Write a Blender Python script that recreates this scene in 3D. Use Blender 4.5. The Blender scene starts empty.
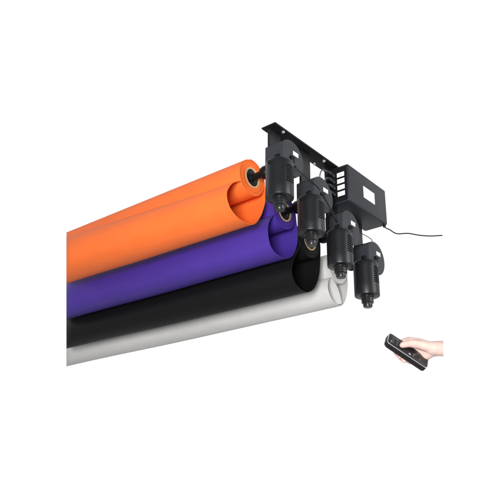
import bpy, bmesh, math, random
from mathutils import Vector, Matrix
random.seed(7)
SC = bpy.context.scene
COL = SC.collection
PI = math.pi

# ------------------------------------------------------------------ camera
CAM = Vector((-1.05575, -0.81356, -0.86119))
R = Vector((0.638323, -0.769653, 0.013338)).normalized()
F = Vector((0.710126, 0.595463, 0.375692)).normalized()
U = R.cross(F).normalized()
cam_data = bpy.data.cameras.new("camera")
cam = bpy.data.objects.new("camera", cam_data)
COL.objects.link(cam)
cam.matrix_world = Matrix(((R.x, U.x, -F.x, CAM.x), (R.y, U.y, -F.y, CAM.y), (R.z, U.z, -F.z, CAM.z), (0, 0, 0, 1)))
cam_data.sensor_width = 36
cam_data.lens = 36 * 664.99 / 500
cam_data.clip_start = 0.01
cam_data.clip_end = 200
SC.camera = cam

# ------------------------------------------------------------------ white studio world: bright backdrop side, dimmer studio behind
W = bpy.data.worlds.new("World")
SC.world = W
W.use_nodes = True
nt = W.node_tree
nt.nodes.clear()
out = nt.nodes.new("ShaderNodeOutputWorld")
bg = nt.nodes.new("ShaderNodeBackground")
tc = nt.nodes.new("ShaderNodeTexCoord")
dotn = nt.nodes.new("ShaderNodeVectorMath"); dotn.operation = 'DOT_PRODUCT'
dotn.inputs[1].default_value = (0.766, 0.643, 0.0)
ramp = nt.nodes.new("ShaderNodeMapRange")
ramp.interpolation_type = 'SMOOTHSTEP'
ramp.inputs['From Min'].default_value = -0.25
ramp.inputs['From Max'].default_value = 0.45
ramp.inputs['To Min'].default_value = 0.26
ramp.inputs['To Max'].default_value = 1.02
nt.links.new(tc.outputs['Generated'], dotn.inputs[0])
nt.links.new(dotn.outputs['Value'], ramp.inputs['Value'])
sepz = nt.nodes.new("ShaderNodeSeparateXYZ")
nt.links.new(tc.outputs['Generated'], sepz.inputs[0])
low = nt.nodes.new("ShaderNodeMapRange")
low.interpolation_type = 'SMOOTHSTEP'
low.inputs['From Min'].default_value = -0.45
low.inputs['From Max'].default_value = -0.08
low.inputs['To Min'].default_value = 0.5
low.inputs['To Max'].default_value = 1.0
nt.links.new(sepz.outputs['Z'], low.inputs['Value'])
mulw = nt.nodes.new("ShaderNodeMath"); mulw.operation = 'MULTIPLY'
nt.links.new(ramp.outputs['Result'], mulw.inputs[0])
nt.links.new(low.outputs['Result'], mulw.inputs[1])
comb = nt.nodes.new("ShaderNodeCombineColor")
for k in range(3):
    nt.links.new(mulw.outputs['Value'], comb.inputs[k])
nt.links.new(comb.outputs['Color'], bg.inputs['Color'])
bg.inputs['Strength'].default_value = 1.0
nt.links.new(bg.outputs['Background'], out.inputs['Surface'])

SC.view_settings.view_transform = 'Standard'
SC.view_settings.look = 'None'
SC.view_settings.exposure = 0
SC.view_settings.gamma = 1


def area(name, loc, target, size, power, color=(1, 1, 1), size_y=None):
    d = bpy.data.lights.new(name, 'AREA')
    d.energy = power
    d.color = color
    d.size = size
    if size_y:
        d.shape = 'RECTANGLE'
        d.size_y = size_y
    o = bpy.data.objects.new(name, d)
    COL.objects.link(o)
    o.location = loc
    o.rotation_euler = (Vector(target) - Vector(loc)).to_track_quat('-Z', 'Y').to_euler()
    return o


# key softbox from the right front, added fill light from the left front below, brightening the rolls
area("key_softbox", (0.9, -3.0, 0.2), (0.2, 0.1, -0.15), 1.6, 52)
area("added_fill", (-2.05, -1.15, -1.0), (0.15, 0.4, -0.15), 0.7, 100)

# ------------------------------------------------------------------ materials


def mat(name, color, rough=0.5, spec=0.5, metal=0.0, noise=0.0, nscale=60, bump=0.0, bscale=900, sss=0.0, stretch=None, detail=4):
    m = bpy.data.materials.new(name)
    m.use_nodes = True
    t = m.node_tree
    b = t.nodes["Principled BSDF"]
    b.inputs['Base Color'].default_value = (*color, 1)
    b.inputs['Roughness'].default_value = rough
    b.inputs['Specular IOR Level'].default_value = spec
    b.inputs['Metallic'].default_value = metal
    c = t.nodes.new("ShaderNodeTexCoord")
    mp = t.nodes.new("ShaderNodeMapping")
    t.links.new(c.outputs['Object'], mp.inputs['Vector'])
    if stretch:
        mp.inputs['Scale'].default_value = stretch
    if noise:
        n = t.nodes.new("ShaderNodeTexNoise")
        n.inputs['Scale'].default_value = nscale
        n.inputs['Detail'].default_value = detail
        n.inputs['Roughness'].default_value = 0.72 if detail > 8 else 0.5
        t.links.new(mp.outputs['Vector'], n.inputs['Vector'])
        r = t.nodes.new("ShaderNodeValToRGB")
        r.color_ramp.elements[0].position = 0.3
        r.color_ramp.elements[1].position = 0.7
        r.color_ramp.elements[0].color = (*[v * (1 - noise) for v in color], 1)
        r.color_ramp.elements[1].color = (*[min(1, v * (1 + noise)) for v in color], 1)
        t.links.new(n.outputs['Fac'], r.inputs['Fac'])
        t.links.new(r.outputs['Color'], b.inputs['Base Color'])
        rr = t.nodes.new("ShaderNodeMapRange")
        rr.inputs['To Min'].default_value = max(0.02, rough - 0.08)
        rr.inputs['To Max'].default_value = min(1, rough + 0.08)
        t.links.new(n.outputs['Fac'], rr.inputs['Value'])
        t.links.new(rr.outputs['Result'], b.inputs['Roughness'])
    if bump:
        n2 = t.nodes.new("ShaderNodeTexNoise")
        n2.inputs['Scale'].default_value = bscale
        n2.inputs['Detail'].default_value = 3
        t.links.new(mp.outputs['Vector'], n2.inputs['Vector'])
        bu = t.nodes.new("ShaderNodeBump")
        bu.inputs['Strength'].default_value = bump
        bu.inputs['Distance'].default_value = 0.0006
        t.links.new(n2.outputs['Fac'], bu.inputs['Height'])
        t.links.new(bu.outputs['Normal'], b.inputs['Normal'])
    if sss:
        b.inputs['Subsurface Weight'].default_value = sss
        b.inputs['Subsurface Radius'].default_value = (0.006, 0.003, 0.002)
    return m


def roll_end_mat(name, color, dark):
    """paper roll: its flat ends show the wound layers as fine concentric rings (object space, axis = Y)"""
    m = mat(name, color, 0.75, 0.2)
    t = m.node_tree
    b = t.nodes["Principled BSDF"]
    c = t.nodes.new("ShaderNodeTexCoord")
    sep = t.nodes.new("ShaderNodeSeparateXYZ")
    t.links.new(c.outputs['Object'], sep.inputs[0])
    cb = t.nodes.new("ShaderNodeCombineXYZ")
    t.links.new(sep.outputs['X'], cb.inputs['X'])
    t.links.new(sep.outputs['Z'], cb.inputs['Y'])
    w = t.nodes.new("ShaderNodeTexWave")
    w.wave_type = 'RINGS'
    w.rings_direction = 'Z'
    w.inputs['Scale'].default_value = 120
    w.inputs['Distortion'].default_value = 2.2
    w.inputs['Detail'].default_value = 2
    t.links.new(cb.outputs[0], w.inputs['Vector'])
    mx = t.nodes.new("ShaderNodeMix")
    mx.data_type = 'RGBA'
    mx.inputs[6].default_value = (*[0.45 * a + 0.55 * b for a, b in zip(dark, color)], 1)
    mx.inputs[7].default_value = (*color, 1)
    t.links.new(w.outputs['Fac'], mx.inputs[0])
    t.links.new(mx.outputs[2], b.inputs['Base Color'])
    return m


PAPER = {
    'orange': ((0.90, 0.168, 0.030), (0.42, 0.055, 0.006)),
    'purple': ((0.060, 0.027, 0.275), (0.05, 0.018, 0.19)),
    'black': ((0.0062, 0.0062, 0.0070), (0.004, 0.004, 0.0045)),
    'white': ((0.62, 0.613, 0.60), (0.45, 0.44, 0.42)),
}
M = {}
for k, (c, d) in PAPER.items():
    M['paper_' + k] = mat('paper_' + k, c, 0.62, 0.3 if k != 'black' else 0.16, noise=0.11, nscale=6, detail=13, bump=0.4, bscale=420, stretch=(1, 0.35, 1))
    M['end_' + k] = roll_end_mat('roll_end_' + k, c, d)
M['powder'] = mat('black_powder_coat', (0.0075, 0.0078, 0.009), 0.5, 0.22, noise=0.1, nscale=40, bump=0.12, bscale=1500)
M['motor'] = mat('charcoal_anodised', (0.0068, 0.0077, 0.0095), 0.38, 0.42, noise=0.09, nscale=50, bump=0.08, bscale=1800)
M['housing'] = mat('charcoal_cast_housing', (0.029, 0.0315, 0.038), 0.45, 0.3, noise=0.1, nscale=45, bump=0.15, bscale=1300)
M['box'] = mat('charcoal_sheet_metal', (0.0185, 0.0208, 0.0265), 0.45, 0.3, noise=0.07, nscale=25, bump=0.1, bscale=1700)
M['knob'] = mat('dark_grey_plastic', (0.012, 0.0125, 0.014), 0.33, 0.45, noise=0.1, nscale=80)
M['rubber'] = mat('black_plastic', (0.006, 0.006, 0.007), 0.42, 0.22, noise=0.08, nscale=70)
M['slot'] = mat('vent_shadow_plastic', (0.004, 0.004, 0.005), 0.8, 0.1)
M['label'] = mat('white_sticker', (0.94, 0.94, 0.94), 0.5, 0.3, noise=0.01, nscale=30)
M['ink'] = mat('grey_print', (0.28, 0.28, 0.29), 0.6, 0.2)
M['steel'] = mat('zinc_screw', (0.62, 0.61, 0.60), 0.34, 0.5, metal=0.7, noise=0.08, nscale=200)
M['brass'] = mat('brass_pin', (0.62, 0.47, 0.22), 0.3, 0.5, metal=0.85, noise=0.05, nscale=200)
M['cardboard'] = mat('cardboard_core', (0.56, 0.38, 0.2), 0.8, 0.15, noise=0.15, nscale=120, bump=0.2)
M['cable'] = mat('black_cable', (0.012, 0.012, 0.013), 0.35, 0.3)
M['cable_glint'] = mat('glint_grey_cable', (0.10, 0.10, 0.11), 0.32, 0.5, noise=0.08, nscale=100)  # light-grey highlight of the cables put into the base colour
M['skin'] = mat('pale_skin', (0.70, 0.490, 0.430), 0.5, 0.3, noise=0.09, nscale=70, bump=0.2, bscale=700)
M['nail'] = mat('pale_nail', (0.82, 0.62, 0.57), 0.25, 0.5, noise=0.02, nscale=100)
M['remote'] = mat('dark_remote_plastic', (0.016, 0.0135, 0.014), 0.38, 0.35, noise=0.1, nscale=90)
M['button'] = mat('grey_rubber_button', (0.06, 0.057, 0.058), 0.45, 0.35, noise=0.05, nscale=120)
M['silver'] = mat('silver_trim', (0.74, 0.74, 0.75), 0.3, 0.5, metal=0.6, noise=0.03, nscale=100)

# ------------------------------------------------------------------ helpers


def empty(name, loc, label, cat, group=None):
    o = bpy.data.objects.new(name, None)
    COL.objects.link(o)
    o.location = loc
    o.empty_display_size = 0.02
    tag(o, label, cat, group)
    return o


def tag(o, label, cat, group=None, kind=None):
    o['label'] = label
    o['category'] = cat
    if group:
        o['group'] = group
    if kind:
        o['kind'] = kind


def obj(name, bm, m, parent=None, smooth=True, angle=35, label=None):
    bmesh.ops.recalc_face_normals(bm, faces=bm.faces[:])
    me = bpy.data.meshes.new(name)
    bm.to_mesh(me)
    bm.free()
    me.materials.append(m if not isinstance(m, (list, tuple)) else m[0])
    if isinstance(m, (list, tuple)):
        for x in m[1:]:
            me.materials.append(x)
    if smooth:
        for p in me.polygons:
            p.use_smooth = True
        me.set_sharp_from_angle(angle=math.radians(angle))
    o = bpy.data.objects.new(name, me)
    COL.objects.link(o)
    if parent:
        o.parent = parent
    if label:
        o['label'] = label
    return o


def add_box(bm, x0, x1, y0, y1, z0, z1, bev=0.0, seg=2, mtx=None):
    v = [bm.verts.new((x, y, z)) for x in (x0, x1) for y in (y0, y1) for z in (z0, z1)]
    idx = [(0, 1, 3, 2), (4, 6, 7, 5), (0, 4, 5, 1), (2, 3, 7, 6), (0, 2, 6, 4), (1, 5, 7, 3)]
    fs = [bm.faces.new([v[i] for i in f]) for f in idx]
    vs = v
    if bev:
        es = list({e for f in fs for e in f.edges})
        r = bmesh.ops.bevel(bm, geom=es, offset=bev, segments=seg, profile=0.5, affect='EDGES')
        vs = list({q for f in r['faces'] for q in f.verts} | {q for q in v if q.is_valid})
    if mtx is not None:
        bmesh.ops.transform(bm, matrix=mtx, verts=list({q for q in vs if q.is_valid}))
    return vs


def add_lathe(bm, prof, n=48, axis='Z', loc=(0, 0, 0)):
    """prof: (r, h) list; r = 0 closes the end"""
    rings = []
    loc = Vector(loc)
    for r, h in prof:
        ring = []
        cnt = 1 if r < 1e-7 else n
        for k in range(cnt):
            a = 2 * PI * k / n
            if axis == 'Z':
                p = (r * math.cos(a), r * math.sin(a), h)
            elif axis == 'Y':
                p = (r * math.cos(a), h, r * math.sin(a))
            else:
                p = (h, r * math.cos(a), r * math.sin(a))
            ring.append(bm.verts.new(Vector(p) + loc))
        rings.append(ring)
    for a, b in zip(rings, rings[1:]):
        for k in range(n):
            k2 = (k + 1) % n
            if len(a) == 1 and len(b) == 1:
                continue
            if len(a) == 1:
                bm.faces.new((a[0], b[k], b[k2]))
            elif len(b) == 1:
                bm.faces.new((a[k], b[0], a[k2]))
            else:
                bm.faces.new((a[k], b[k], b[k2], a[k2]))


def catmull(pts, per=8, closed=False):
    out = []
    P = [Vector(p) for p in pts]
    n = len(P)
    rng = range(n if closed else n - 1)
    for i in rng:
        if closed:
            p0, p1, p2, p3 = P[(i - 1) % n], P[i], P[(i + 1) % n], P[(i + 2) % n]
        else:
            p0 = P[i - 1] if i > 0 else P[0] * 2 - P[1]
            p1, p2 = P[i], P[i + 1]
            p3 = P[i + 2] if i + 2 < n else P[-1] * 2 - P[-2]
        for k in range(per):
            t = k / per
            out.append(0.5 * ((2 * p1) + (p2 - p0) * t + (2 * p0 - 5 * p1 + 4 * p2 - p3) * t * t + (3 * p1 - p0 - 3 * p2 + p3) * t ** 3))
    if not closed:
        out.append(P[-1].copy())
    return out


def add_tube(bm, pts, r, n=10, per=8, taper=None):
    path = catmull(pts, per)
    up = Vector((0.13, 0.37, 0.9)).normalized()
    rings = []
    for i, p in enumerate(path):
        t = (path[min(i + 1, len(path) - 1)] - path[max(i - 1, 0)]).normalized()
        s = t.cross(up).normalized()
        v = s.cross(t)
        rr = r if taper is None else r * (1 + (taper - 1) * i / (len(path) - 1))
        rings.append([bm.verts.new(p + s * rr * math.cos(2 * PI * k / n) + v * rr * math.sin(2 * PI * k / n)) for k in range(n)])
    for a, b in zip(rings, rings[1:]):
        for k in range(n):
            bm.faces.new((a[k], a[(k + 1) % n], b[(k + 1) % n], b[k]))
    bm.faces.new(rings[0])
    bm.faces.new(rings[-1][::-1])


def add_prism(bm, poly, y0, y1, bev=0.0, seg=2):
    """poly in XZ, extruded along Y"""
    a = [bm.verts.new((x, y0, z)) for x, z in poly]
    b = [bm.verts.new((x, y1, z)) for x, z in poly]
    n = len(poly)
    f0 = bm.faces.new(a)
    f1 = bm.faces.new(b[::-1])
    for k in range(n):
        bm.faces.new((a[k], b[k], b[(k + 1) % n], a[(k + 1) % n]))
    if bev:
        es = list(f0.edges) + list(f1.edges)
        bmesh.ops.bevel(bm, geom=es, offset=bev, segments=seg, profile=0.5, affect='EDGES')


# ------------------------------------------------------------------ layout (metres): X along the bracket, Y along the rolls, Z up
M0, MS = 0.0159, 0.12362
MZ, MDZ = -0.1912, 0.04482
MR, MH = 0.0325, 0.093
BOX = (0.2631, 0.4616, -0.0337, 0.0384, -0.1080, -0.0010)
NEAR = 0.13
# the rolls' far ends are sawn off along one slanting upright plane
CUT_N = Vector((0.834385, -0.605249, 0.117064))
CUT_P = Vector((-1.05575, -0.81356, -0.86119))


def far_y(x, z):
    return CUT_P.y - ((x - CUT_P.x) * CUT_N.x + (z - CUT_P.z) * CUT_N.z) / CUT_N.y


# ------------------------------------------------------------------ ceiling bracket with its hanger plates
br = empty('mounting_bracket', (0.12, 0.02, 0), 'black flat steel rail with hanger plates holding the motors and box', 'bracket')


def rel(o, base):
    o.location = -Vector(base)
    return o


bm = bmesh.new()
add_box(bm, 0, 0.475, 0, 0.0417, 0.0002, 0.0042, 0.0008, 2)
rel(obj('rail', bm, M['powder'], br), br.location)
post_xs = [(0.0055, 0.049), (0.132, 0.1725), (0.2455, 0.293), (0.3765, 0.417)]
for i, (x0, x1) in enumerate(post_xs):
    bm = bmesh.new()
    top = 0.0
    bot = MZ - MDZ * i + 0.088
    add_box(bm, x0, x1, 0.0215, 0.0275, bot, top - 0.0002, 0.0006, 1)
    rel(obj('hanger_plate', bm, M['motor'], br), br.location)
for x, y in ((0.0409, 0.0075), (0.2166, 0.0085), (0.2135, 0.0362), (0.095, 0.033)):
    bm = bmesh.new()
    add_lathe(bm, [(0, -0.0042), (0.0026, -0.0042), (0.0038, -0.0030), (0.0040, -0.0012), (0.0040, 0.0006), (0, 0.0006)], 20, 'Z', (x, y, 0))
    rel(obj('screw', bm, M['steel'], br), br.location)

# ------------------------------------------------------------------ control box
cx0, cx1, cy0, cy1, cz0, cz1 = BOX
cb = empty('control_box', (cx0, cy0, cz0), 'charcoal metal control box with white stickers under the rail', 'control box')
base = cb.location.copy()
bm = bmesh.new()
add_box(bm, cx0, cx1, cy0, cy1, cz0, cz1, 0.0052, 4)
rel(obj('housing', bm, M['box'], cb, angle=60), base)
bm = bmesh.new()
add_box(bm, 0.3375, 0.3950, cy0 - 0.0005, cy0 + 0.0004, -0.0708, -0.0372, 0.0002, 1)
rel(obj('sticker', bm, M['label'], cb), base)
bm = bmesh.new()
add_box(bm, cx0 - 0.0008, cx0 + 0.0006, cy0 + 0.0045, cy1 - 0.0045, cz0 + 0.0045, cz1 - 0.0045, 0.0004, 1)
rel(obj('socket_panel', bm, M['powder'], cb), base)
for k in range(4):
    zt = -0.0215 - 0.01835 * k
    bm = bmesh.new()
    add_box(bm, cx0 - 0.0013, cx0 - 0.0005, -0.0222, -0.0005, zt - 0.0125, zt, 0.0002, 1)
    lb = rel(obj('socket_label', bm, M['label'], cb), base)
    bm = bmesh.new()
    # small grey printed mark in the middle of each label
    yc, zc = -0.0112, zt - 0.0065
    xa, xb = cx0 - 0.0016, cx0 - 0.0012
    add_box(bm, xa, xb, yc - 0.0030, yc + 0.0030, zc - 0.0002, zc + 0.0006)
    add_box(bm, xa, xb, yc - 0.0030, yc - 0.0022, zc - 0.0022, zc - 0.0004)
    add_box(bm, xa, xb, yc + 0.0008, yc + 0.0016, zc - 0.0026 + 0.0005 * k, zc - 0.0004)
    mk = obj('printed_mark', bm, M['ink'], lb, smooth=False)
    bm = bmesh.new()
    zp = zt - 0.0045
    add_lathe(bm, [(0, 0.0005), (0.0058, 0.0005), (0.0058, -0.006), (0.0048, -0.0068), (0.0048, -0.026), (0.0034, -0.029), (0.0026, -0.034), (0, -0.034)], 20, 'X', (cx0, 0.0085, zp))
    rel(obj('plug', bm, M['motor'], cb), base)
# cable gland low on the front corner
bm = bmesh.new()
add_lathe(bm, [(0, -0.006), (0.0036, -0.006), (0.0042, -0.002), (0.0042, 0.004), (0, 0.004)], 18, 'Z', (0.4545, -0.0265, cz0))
rel(obj('cable_gland', bm, M['rubber'], cb), base)

# ------------------------------------------------------------------ motors
GX, GZ = 0.055, 0.123                      # output shaft, from the foot of the motor's axis
GCX, GCZ, GR = 0.0230, 0.1080, 0.0455      # round end of the gear housing


def motor_body_bm():
    """upright cylinder whose right front carries nine horizontal vent slots, pressed into the wall"""
    bm = bmesh.new()
    n = 120
    a_mid, half = math.radians(-86), math.radians(27)
    z_top, z_bot = MH * 0.83, MH * 0.335
    rows = 9
    pitch = (z_top - z_bot) / rows
    zs = []
    slots = []
    for k in range(rows):
        z0 = z_bot + k * pitch
        zs += [z0, z0 + pitch * 0.55]
        slots.append((z0, z0 + pitch * 0.55))
    prof = [(0.0, 0.0), (MR - 0.0022, 0.0), (MR - 0.0006, 0.0006), (MR, 0.0022)]
    prof += [(MR, z) for z in zs]
    prof += [(MR, MH - 0.007), (MR - 0.0008, MH - 0.0035), (MR - 0.0028, MH - 0.0008), (MR - 0.006, MH), (0.0, MH)]
    add_lathe(bm, prof, n)
    bm.faces.ensure_lookup_table()
    for (z0, z1) in slots:
        sel = []
        for f in bm.faces:
            c = f.calc_center_median()
            if len(f.verts) == 4 and z0 - 1e-6 < min(v.co.z for v in f.verts) and max(v.co.z for v in f.verts) < z1 + 1e-6 and abs(c.z - (z0 + z1) / 2) < 1e-5:
                a = math.atan2(c.y, c.x)
                d = (a - a_mid + PI) % (2 * PI) - PI
                if abs(d) < half:
                    sel.append(f)
        r = bmesh.ops.extrude_face_region(bm, geom=sel)
        vs = [g for g in r['geom'] if isinstance(g, bmesh.types.BMVert)]
        for v in vs:
            k = (MR - 0.006) / math.hypot(v.co.x, v.co.y)
            v.co.x *= k
            v.co.y *= k
        bmesh.ops.delete(bm, geom=[f for f in sel if f.is_valid], context='FACES')
        for g in r['geom']:
            if isinstance(g, bmesh.types.BMFace):
                g.material_index = 1
    return bm


def housing_bm():
    """gear housing: round over the gear wheel, squared towards the motor"""
    bm = bmesh.new()
    poly = [(-0.0125, 0.082), (-0.0125, 0.1380), (-0.0030, 0.1455), (0.004, 0.1500)]
    for k in range(0, 25):
        a = math.radians(108 - k * (108 + 85) / 24)
        poly.append((GCX + GR * math.cos(a), GCZ + GR * math.sin(a)))
    add_prism(bm, poly, -0.0190, 0.033, 0.0016, 3)
    return bm


mt0 = empty('tubular_motor', (M0, 0, MZ), 'x', 'motor', 'upright motors hanging from the rail')
obj('motor_body', motor_body_bm(), [M['motor'], M['slot']], mt0, angle=40)
obj('gear_housing', housing_bm(), M['housing'], mt0, angle=40)
# ribbed end knob
bm = bmesh.new()
kp = [(0, 0.0005), (0.0178, 0.0005), (0.0178, -0.0035), (0.0166, -0.0045), (0.0150, -0.0047), (0.0150, -0.0072), (0.0158, -0.0076), (0.0158, -0.0108),
      (0.0148, -0.0112), (0.0148, -0.0134), (0.0156, -0.0138), (0.0156, -0.0172), (0.0140, -0.0180), (0.0120, -0.0182), (0.0120, -0.0262), (0.0106, -0.0288), (0, -0.0290)]
add_lathe(bm, kp, 40)
obj('limit_knob', bm, M['knob'], mt0, angle=30)
# white sticker on the round housing
bm = bmesh.new()
add_box(bm, 0.0276, 0.0476, -0.0196, -0.0186, 0.1192, 0.1300, 0.0002, 1)
obj('sticker', bm, M['label'], mt0)
# lugs and screws
for (x, y, z, rot) in ((-0.0125, -0.0040, 0.1010, -90), (0.0205, -0.0190, 0.1060, 0)):
    bm = bmesh.new()
    add_box(bm, -0.0065, 0.0065, -0.0055, 0.002, -0.0095, 0.0060, 0.0018, 2)
    add_lathe(bm, [(0, -0.0030), (0.0028, -0.0030), (0.0032, -0.0022), (0.0032, 0.002), (0, 0.002)], 14, 'Y', (0, -0.0055, 0.0))
    bmesh.ops.transform(bm, matrix=Matrix.Translation((x, y, z)) @ Matrix.Rotation(math.radians(rot), 4, 'Z'), verts=bm.verts[:])
    obj('screw_lug', bm, M['rubber'], mt0)
bm = bmesh.new()
va = math.radians(-140 - 48)
add_lathe(bm, [(0, 0.0035), (0.0036, 0.0035), (0.0042, 0.002), (0.0042, -0.003), (0, -0.003)], 16, 'X')
bmesh.ops.transform(bm, matrix=Matrix.Translation((MR * math.cos(va), MR * math.sin(va), MH * 0.88)) @ Matrix.Rotation(va, 4, 'Z'), verts=bm.verts[:])
obj('side_screw', bm, M['rubber'], mt0)
# drive shaft and core plug along Y
bm = bmesh.new()
add_lathe(bm, [(0, 0.030), (0.0165, 0.030), (0.0165, 0.056), (0.0085, 0.060), (0.0085, 0.070), (0.0140, 0.074), (0.0172, 0.081), (0.0175, 0.089), (0.0150, 0.096),
               (0.0090, 0.100), (0.0085, 0.116), (0.0095, 0.127), (0.0130, 0.1300), (0.0224, 0.1312), (0.0227, 0.134), (0.0227, 0.185), (0, 0.185)], 36, 'Y', (GX, 0, GZ))
dr = obj('drive_plug', bm, M['rubber'], mt0, angle=30)
bm = bmesh.new()
add_lathe(bm, [(0, -0.0135), (0.0021, -0.0135), (0.0021, 0.0135), (0, 0.0135)], 12, 'X', (GX - 0.002, 0.0645, GZ - 0.003))
obj('pin', bm, M['brass'], dr)

MOTOR_LABELS = ['charcoal upright motor beside the orange roll, highest on the rail',
                'charcoal upright motor in front of the purple roll, second highest',
                'charcoal upright motor hanging between the white roll and the control box',
                'charcoal upright motor lowest and rightmost, hanging below the control box']
motors = [mt0]
mt0['label'] = MOTOR_LABELS[0]


def copy_tree(o, parent=None):
    c = o.copy()
    COL.objects.link(c)
    if parent:
        c.parent = parent
    for ch in list(o.children):
        copy_tree(ch, c)
    return c


for i in range(1, 4):
    c = copy_tree(mt0)
    c.location = (M0 + MS * i, 0, MZ - MDZ * i)
    c['label'] = MOTOR_LABELS[i]
    motors.append(c)

CORES = [(0.0745, -0.0695), (0.209, -0.113), (0.3225, -0.158), (0.4610, -0.1960)]
for i, m_ in enumerate(motors):                  # each shaft sits on its own roll's axis
    for ch in m_.children:
        if ch.name.startswith('drive_plug'):
            ch.location = (CORES[i][0] - (M0 + MS * i + GX), 0, CORES[i][1] - (MZ - MDZ * i + GZ))

# ------------------------------------------------------------------ paper rolls


def paper_roll(color, core, loop_near, loop_far, label, rad=0.048, thick=0.0009):
    root = empty('backdrop_roll', (core[0], NEAR, core[1]), label, 'paper roll', 'background paper rolls')
    bx = root.location
    # wound paper
    n = 72
    nx = 24
    bm = bmesh.new()

    def tube(bm, r0, r1, y_in, y_extra=0.0, ofs=(0, 0)):
        outer, inner = [], []
        ring_n0, ring_n1, ring_f0, ring_f1 = [], [], [], []
        for k in range(n):
            a = 2 * PI * k / n
            for r, rn, rf in ((r0, ring_n0, ring_f0), (r1, ring_n1, ring_f1)):
                x, z = core[0] + r * math.cos(a) + ofs[0], core[1] + r * math.sin(a) + ofs[1]
                rn.append(bm.verts.new((x - bx.x, y_in, z - bx.z)))
                rf.append(bm.verts.new((x - bx.x, far_y(x, z) - bx.y - 0.0006 + y_extra, z - bx.z)))
        for k in range(n):
            j = (k + 1) % n
            bm.faces.new((ring_n0[k], ring_n1[k], ring_n1[j], ring_n0[j]))
            bm.faces.new((ring_f0[k], ring_f0[j], ring_f1[j], ring_f1[k]))
            bm.faces.new((ring_n0[k], ring_n0[j], ring_f0[j], ring_f0[k]))
            bm.faces.new((ring_n1[k], ring_f1[k], ring_f1[j], ring_n1[j]))
    tube(bm, 0.0272, rad * 0.80, 0.0)
    tube(bm, rad * 0.80 + 0.0004, rad * 0.93, 0.0012)
    tube(bm, rad * 0.93 + 0.0004, rad, 0.0004)
    for f in bm.faces:
        f.normal_update()
        if abs(f.normal.y) > 0.8:
            f.material_index = 1
    obj('wound_paper', bm, [M['paper_' + color], M['end_' + color]], root, angle=40)
    bm = bmesh.new()
    tube(bm, 0.0232, 0.0270, -0.0012)
    obj('cardboard_core', bm, M['cardboard'], root, angle=40)
    # loose sheet: hangs from the roll in a big open curl along the whole length
    pn = catmull([Vector((x, z, 0)) for x, z in loop_near], 10)
    pf = catmull([Vector((x, z, 0)) for x, z in loop_far], 10)

    def offset(p, d):
        o = []
        for i, q in enumerate(p):
            t = (p[min(i + 1, len(p) - 1)] - p[max(i - 1, 0)]).normalized()
            o.append(q + Vector((-t.y, t.x, 0)) * d)
        return o
    stations = 28
    bm = bmesh.new()
    grid = []
    rnd = random.Random(len(color) * 17)
    ph = [rnd.uniform(0, 6) for _ in range(4)]
    for side in (0, 1):
        pns, pfs = (pn, pf) if side == 0 else (offset(pn, thick), offset(pf, thick))
        rows = []
        for s in range(stations + 1):
            t = s / stations
            row = []
            for i, (a, b) in enumerate(zip(pns, pfs)):
                q = a.lerp(b, t)
                # slight slack of the paper along its length, none where it leaves or meets the roll
                e = math.sin(PI * min(1, i / (len(pns) - 1))) * min(1, t * 3)
                wob = 0.0012 * e * (math.sin(5 * t + ph[0] + i * 0.02) + 0.6 * math.sin(11 * t + ph[1] - i * 0.05))
                x, z = q.x + wob * 0.5, q.y + wob
                y = NEAR + t * (far_y(x, z) - NEAR)
                row.append(bm.verts.new((x - bx.x, y - bx.y, z - bx.z)))
            rows.append(row)
        grid.append(rows)
    A, B = grid
    L = len(pn)
    for s in range(stations):
        for i in range(L - 1):
            bm.faces.new((A[s][i], A[s][i + 1], A[s + 1][i + 1], A[s + 1][i]))
            bm.faces.new((B[s][i], B[s + 1][i], B[s + 1][i + 1], B[s][i + 1]))
        bm.faces.new((A[s][0], A[s + 1][0], B[s + 1][0], B[s][0]))
        bm.faces.new((A[s][-1], B[s][-1], B[s + 1][-1], A[s + 1][-1]))
    for i in range(L - 1):
        bm.faces.new((A[0][i], B[0][i], B[0][i + 1], A[0][i + 1]))
        bm.faces.new((A[-1][i], A[-1][i + 1], B[-1][i + 1], B[-1][i]))
    obj('loose_sheet', bm, M['paper_' + color], root, angle=60)
    return root


def arc_pts(core, rad, a0, a1, n):
    return [(core[0] + rad * math.cos(math.radians(a0 + (a1 - a0) * k / n)), core[1] + rad * math.sin(math.radians(a0 + (a1 - a0) * k / n))) for k in range(n + 1)]


RD = 0.048
# orange
c = CORES[0]
on = arc_pts(c, RD + 0.0012, 100, -8, 6)[:-1] + [(0.1262, -0.087), (0.1268, -0.105), (0.1225, -0.128), (0.108, -0.163), (0.085, -0.1915), (0.057, -0.2005), (0.022, -0.197), (-0.008, -0.179), (-0.0175, -0.148), (0.000, -0.117), (0.0245, -0.1005), (0.0335, -0.0975)]
of = arc_pts(c, RD + 0.0012, 60, -8, 6)[:-1] + [(0.1262, -0.087), (0.1268, -0.105), (0.1235, -0.128), (0.112, -0.158), (0.092, -0.182), (0.062, -0.1935), (0.025, -0.191), (-0.007, -0.171), (-0.0185, -0.138), (-0.008, -0.100), (0.010, -0.076), (0.0250, -0.0640)]
paper_roll('orange', c, on, of, 'orange paper roll with its loose sheet curled below, topmost of the rolls')
# purple
c = CORES[1]
pl = arc_pts(c, RD + 0.0012, 90, -10, 6)[:-1] + [(0.2605, -0.125), (0.2650, -0.150), (0.2610, -0.190), (0.238, -0.229), (0.2085, -0.2435), (0.172, -0.2425), (0.1475, -0.226), (0.1385, -0.190), (0.1460, -0.161), (0.160, -0.1435), (0.1665, -0.137)]
paper_roll('purple', c, pl, pl, 'purple paper roll, its loose sheet hanging in a curl below the orange roll')
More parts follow.
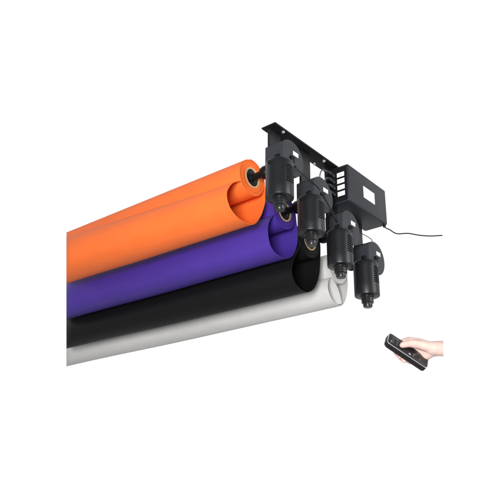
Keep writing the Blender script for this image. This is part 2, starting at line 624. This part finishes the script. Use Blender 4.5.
# black
c = CORES[2]
bl = arc_pts(c, RD + 0.0012, 90, -10, 6)[:-1] + [(0.3715, -0.172), (0.3690, -0.200), (0.3610, -0.245), (0.337, -0.288), (0.299, -0.310), (0.256, -0.301), (0.238, -0.2725), (0.246, -0.240), (0.263, -0.212), (0.279, -0.190)]
paper_roll('black', c, bl, bl, 'black paper roll, its loose sheet hanging in a curl above the white roll')
# white: the sheet's free edge turns back down inside the curl
c = CORES[3]
wl = arc_pts(c, 0.0462, 90, -5, 6)[:-1] + [(0.5075, -0.212), (0.5070, -0.238), (0.4980, -0.270), (0.480, -0.297), (0.455, -0.3085), (0.424, -0.300), (0.4055, -0.277), (0.4065, -0.254), (0.4205, -0.2360), (0.4390, -0.2440), (0.4570, -0.262), (0.4690, -0.287), (0.4715, -0.2985)]
wf = wl[:7] + [(x, z - 0.010) for x, z in wl[7:]]
paper_roll('white', c, wl, wf, 'white paper roll lowest of all, with its sheet folded into a narrow curl', rad=0.045)

# ------------------------------------------------------------------ cables


def cable(name, pts, r, m, label, cat, group=None, per=10):
    bm = bmesh.new()
    o0 = Vector(pts[0])
    add_tube(bm, [Vector(p) - o0 for p in pts], r, 10, per)
    o = obj(name, bm, m, None, angle=80)
    o.location = o0
    tag(o, label, cat, group)
    return o


cable('motor_cable', [(0.048, -0.017, -0.0985), (0.05, -0.0215, -0.1017), (0.0535, -0.0235, -0.1075), (0.0823, -0.026, -0.1145), (0.13, -0.0275, -0.124), (0.1437, -0.030, -0.136), (0.1675, -0.028, -0.1488), (0.2272, -0.012, -0.1677), (0.2574, 0.002, -0.1638)],
      0.0017, M['cable'], 'thin black cable slanting from the highest motor across the second motor', 'cable', 'motor cables')
cable('motor_cable', [(0.1925, 0.012, -0.086), (0.1934, 0.010, -0.0719), (0.195, 0.009, -0.057), (0.1990, 0.008, -0.0412), (0.212, 0.0085, -0.0285), (0.2305, 0.0085, -0.0260)],
      0.0017, M['cable_glint'], 'thin cable with its highlight painted in as grey, looping into the top plug of the control box', 'cable', 'motor cables')
cable('motor_cable', [(0.2130, 0.010, -0.092), (0.2144, 0.009, -0.0746), (0.2175, 0.0085, -0.060), (0.2220, 0.0085, -0.0495), (0.2305, 0.0085, -0.0444)],
      0.0017, M['cable_glint'], 'thin cable with its highlight painted in as grey, bending into the second plug from the top', 'cable', 'motor cables')
cable('motor_cable', [(0.2190, 0.018, -0.120), (0.2200, 0.014, -0.100), (0.2220, 0.010, -0.078), (0.2305, 0.0085, -0.0627)],
      0.0017, M['cable'], 'thin black cable bending into the third plug behind the second motor', 'cable', 'motor cables')
cable('motor_cable', [(0.335, -0.001, -0.160), (0.3495, -0.004, -0.157), (0.375, -0.004, -0.1561), (0.4009, -0.004, -0.1554), (0.424, -0.003, -0.1585), (0.431, 0.004, -0.178)],
      0.0010, M['cable'], 'hair-thin black cable reaching the lowest motor from under the box', 'cable', 'motor cables')
cable('power_cord', [(0.4545, -0.0265, -0.112), (0.4600, -0.030, -0.1165), (0.4666, -0.0355, -0.1195), (0.4778, -0.042, -0.1258), (0.4867, -0.0504, -0.1290), (0.5037, -0.0715, -0.1276), (0.5244, -0.0936, -0.1318), (0.5444, -0.1164, -0.1334), (0.5651, -0.1423, -0.1314)],
      0.0016, M['cable'], 'black power cord trailing to the right from the control box', 'cord')

# ------------------------------------------------------------------ hand and remote: a small frame of their own, millimetres, x right, y up, z towards the viewer
HB = Vector((0.2616064, -0.1737911, -0.50570015))
HM = Matrix(((R.x, U.x, -F.x, HB.x), (R.y, U.y, -F.y, HB.y), (R.z, U.z, -F.z, HB.z), (0, 0, 0, 1)))


def mm(p):
    return Vector(p) * 0.001


b0 = Vector((0.555, 0.832, 0))
ax = Vector((0.832, -0.555, 0.0))
sa, ca = 0.55, 0.835
rw = (b0 * sa - Vector((0, 0, 1)) * ca).normalized()
rn = (b0 * ca + Vector((0, 0, 1)) * sa).normalized()
RL, RWD, RT = 103.0, 36.0, 13.5
rc = Vector((-8.5, -9.5, 0))                    # centre of the top face
RM = Matrix(((ax.x, rw.x, rn.x, rc.x * 0.001), (ax.y, rw.y, rn.y, rc.y * 0.001), (ax.z, rw.z, rn.z, rc.z * 0.001), (0, 0, 0, 1)))
rem = empty('remote_control', (0, 0, 0), 'black handheld remote with a silver edge line held in the hand', 'remote control')
rem.matrix_world = HM @ RM


def rbox(bm, x0, x1, y0, y1, z0, z1, bev=0, seg=2):
    add_box(bm, x0 / 1000, x1 / 1000, y0 / 1000, y1 / 1000, z0 / 1000, z1 / 1000, bev / 1000, seg)


def rounded_slab(bm, L, Wd, z0, z1, rad, bev):
    pts = []
    for cxs, cys, a in ((L / 2 - rad, Wd / 2 - rad, 0), (-L / 2 + rad, Wd / 2 - rad, 90), (-L / 2 + rad, -Wd / 2 + rad, 180), (L / 2 - rad, -Wd / 2 + rad, 270)):
        for k in range(7):
            t = math.radians(a + 15 * k)
            pts.append((cxs + rad * math.cos(t), cys + rad * math.sin(t)))
    a = [bm.verts.new((x / 1000, y / 1000, z0 / 1000)) for x, y in pts]
    b = [bm.verts.new((x / 1000, y / 1000, z1 / 1000)) for x, y in pts]
    f0, f1 = bm.faces.new(a[::-1]), bm.faces.new(b)
    n = len(pts)
    for k in range(n):
        bm.faces.new((a[k], a[(k + 1) % n], b[(k + 1) % n], b[k]))
    if bev:
        bmesh.ops.bevel(bm, geom=list(f0.edges) + list(f1.edges), offset=bev / 1000, segments=2, profile=0.5, affect='EDGES')


bm = bmesh.new()
rounded_slab(bm, RL, RWD, -RT, -1.2, 6, 1.6)
obj('back_shell', bm, M['remote'], rem)
bm = bmesh.new()
rounded_slab(bm, RL + 0.9, RWD + 0.9, -1.2, -0.1, 6.3, 0.3)
obj('edge_trim', bm, M['silver'], rem)
bm = bmesh.new()
rounded_slab(bm, RL - 1.6, RWD - 1.6, -0.1, 1.0, 5.2, 0.5)
obj('front_panel', bm, M['remote'], rem)
bx_ = [(-40, -8), (-40, 0), (-40, 8), (-29, -8), (-29, 0), (-29, 8), (18, 0), (30, -8), (30, 8)]
for (x, y) in bx_:
    bm = bmesh.new()
    add_lathe(bm, [(0, 0.0009), (0.0029, 0.0009), (0.0029, 0.0017), (0.0023, 0.0021), (0, 0.0021)], 18, 'Z', (x / 1000, y / 1000, 0))
    obj('button', bm, M['button'], rem)
bm = bmesh.new()
rbox(bm, 2, 7, -12.5, -8.5, 0.9, 1.9, 0.3, 1)
obj('status_window', bm, M['silver'], rem)
for (x, y, w, h) in ((-44, -11.5, 1.0, 8), (-35, 10, 4, 0.8), (14, -10, 0.8, 10), (22, 10, 5, 0.8)):
    bm = bmesh.new()
    rbox(bm, x, x + w, y, y + h, 0.99, 1.12)
    obj('printed_mark', bm, M['silver'], rem, smooth=False)

# the hand: tapered capsules along the bones, fused into one skin
bm = bmesh.new()


def capsule(p, q, r0, r1, n=18, steps=6):
    p, q = Vector(p), Vector(q)
    d = (q - p)
    L = d.length
    d.normalize()
    up = Vector((0.31, 0.2, 0.93)) if abs(d.z) < 0.9 else Vector((1, 0, 0))
    s = d.cross(up).normalized()
    v = s.cross(d)
    prof = []
    for k in range(steps):
        t = PI / 2 * k / steps
        prof.append((r0 * math.sin(t), -r0 * math.cos(t)))
    prof.append((r0, 0))
    prof.append((r1, L))
    for k in range(steps - 1, -1, -1):
        t = PI / 2 * k / steps
        prof.append((r1 * math.sin(t), L + r1 * math.cos(t)))
    rings = []
    for r, h in prof:
        c = p + d * h
        if r < 1e-6:
            rings.append([bm.verts.new(mm(c))])
        else:
            rings.append([bm.verts.new(mm(c + s * r * math.cos(2 * PI * k / n) + v * r * math.sin(2 * PI * k / n))) for k in range(n)])
    for a, b in zip(rings, rings[1:]):
        for k in range(n):
            j = (k + 1) % n
            if len(a) == 1:
                bm.faces.new((a[0], b[j], b[k]))
            elif len(b) == 1:
                bm.faces.new((a[k], a[j], b[0]))
            else:
                bm.faces.new((a[k], a[j], b[j], b[k]))


def chain(pts, radii):
    for a, b, ra, rb in zip(pts, pts[1:], radii, radii[1:]):
        capsule(a, b, ra, rb)


# forearm and wrist (two bones side by side give the wrist its flat oval)
chain([(92, -8, -20), (62, -7, -16), (46, -7, -16)], [17.5, 16, 15])
chain([(92, -9, -8), (62, -8, -8), (44, -7, -8)], [16, 15.3, 14.6])
# palm and back of the hand
for kx, ky, kz, kr in ((0, 6.5, -26, 10.5), (4, -3, -32, 10.5), (10, -14, -33, 10), (18, -23, -30, 9)):
    chain([(46, -7, -14), (24, (ky - 5) * 0.55, (kz - 14) * 0.56), (kx, ky, kz)], [14, 13, kr])
# heel of the hand behind the near end of the remote
chain([(62, -9, -12), (46, -12, -12), (34, -22, -16), (24, -25, -24)], [14.5, 13.5, 12, 10])
# thumb, lying along the top of the remote
chain([(60, -6, -7.5), (44, -4.5, -6), (20, 1.5, -6), (-6, 5.5, 2), (-21.5, 3.6, 8.5), (-24.5, 2.6, 9.5)], [14.5, 13, 10.3, 8.1, 7.0, 5.4])
chain([(24, 0, -8), (2, 6, -20)], [11, 9])        # web between thumb and index finger
# four fingers wrapped under the remote, tips back in front
chain([(0, 6.5, -26), (-21, -1, -37), (-28.0, -18.0, -26), (-24.0, -25.5, -11)], [10, 8.2, 6.8, 5.4])
chain([(4, -3, -32), (-14, -14, -40), (-18.5, -28, -27), (-13.5, -34.0, -12)], [10, 8.4, 7.0, 5.6])
chain([(10, -14, -33), (-3, -24, -40), (-5, -34, -26), (0, -37.0, -14)], [9.6, 7.8, 6.6, 5.4])
chain([(18, -23, -30), (9, -30, -36), (8, -38, -25), (13, -40.0, -15)], [8.6, 7.0, 6.0, 5.0])
bmesh.ops.recalc_face_normals(bm, faces=bm.faces[:])
tmp_me = bpy.data.meshes.new('hand_tmp')
bm.to_mesh(tmp_me)
bm.free()
tmp = bpy.data.objects.new('hand_tmp', tmp_me)
COL.objects.link(tmp)
rmod = tmp.modifiers.new('r', 'REMESH')
rmod.mode = 'VOXEL'
rmod.voxel_size = 0.0011
smod = tmp.modifiers.new('s', 'SMOOTH')
smod.iterations = 16
smod.factor = 0.6
dg = bpy.context.evaluated_depsgraph_get()
bm = bmesh.new()
bm.from_mesh(tmp.evaluated_get(dg).to_mesh())
tmp.evaluated_get(dg).to_mesh_clear()
bpy.data.objects.remove(tmp)
bpy.data.meshes.remove(tmp_me)
# forearm ends in a straight upright cut, as in the photograph
bmesh.ops.bisect_plane(bm, geom=bm.verts[:] + bm.edges[:] + bm.faces[:], plane_co=(0.0685, 0, 0), plane_no=(1, 0, 0.291), clear_outer=True)
bmesh.ops.holes_fill(bm, edges=[e for e in bm.edges if e.is_boundary], sides=0)
hand = obj('hand', bm, M['skin'], None, angle=70)
hand.matrix_world = HM
tag(hand, 'pale human hand cut off at the wrist, thumb pressed on the remote', 'hand')


def nail(loc, nrm, along, w, l):
    bm = bmesh.new()
    n = 14
    nrm = Vector(nrm).normalized()
    along = (Vector(along) - nrm * Vector(along).dot(nrm)).normalized()
    sd = nrm.cross(along)
    loc = Vector(loc)
    rings = []
    for k in range(5):
        f = k / 4
        ring = []
        for j in range(n):
            a = 2 * PI * j / n
            x, y = f * w * math.cos(a), f * l * math.sin(a)
            h = 0.8 - 2.2 * (x / w) ** 2 * 0.9 - 0.6 * (y / l) ** 2
            ring.append(bm.verts.new(mm(loc + sd * x + along * y + nrm * h)))
        rings.append(ring)
    for a, b in zip(rings[1:], rings[2:]):
        for j in range(n):
            bm.faces.new((a[j], a[(j + 1) % n], b[(j + 1) % n], b[j]))
    bm.faces.new(rings[1])
    for v in rings[0]:
        bm.verts.remove(v)
    obj('fingernail', bm, M['nail'], hand, angle=80)


nail((-22.0, 7.9, 9.4), (0.0, 0.95, 0.25), (-1, -0.15, 0.3), 4.6, 5.8)
nail((-22.9, -27.9, -8.6), (0.1, -0.55, 0.8), (0.4, -0.4, 0.8), 3.0, 3.6)
nail((-12.6, -36.5, -9.6), (0.1, -0.55, 0.8), (0.4, -0.4, 0.8), 3.0, 3.6)
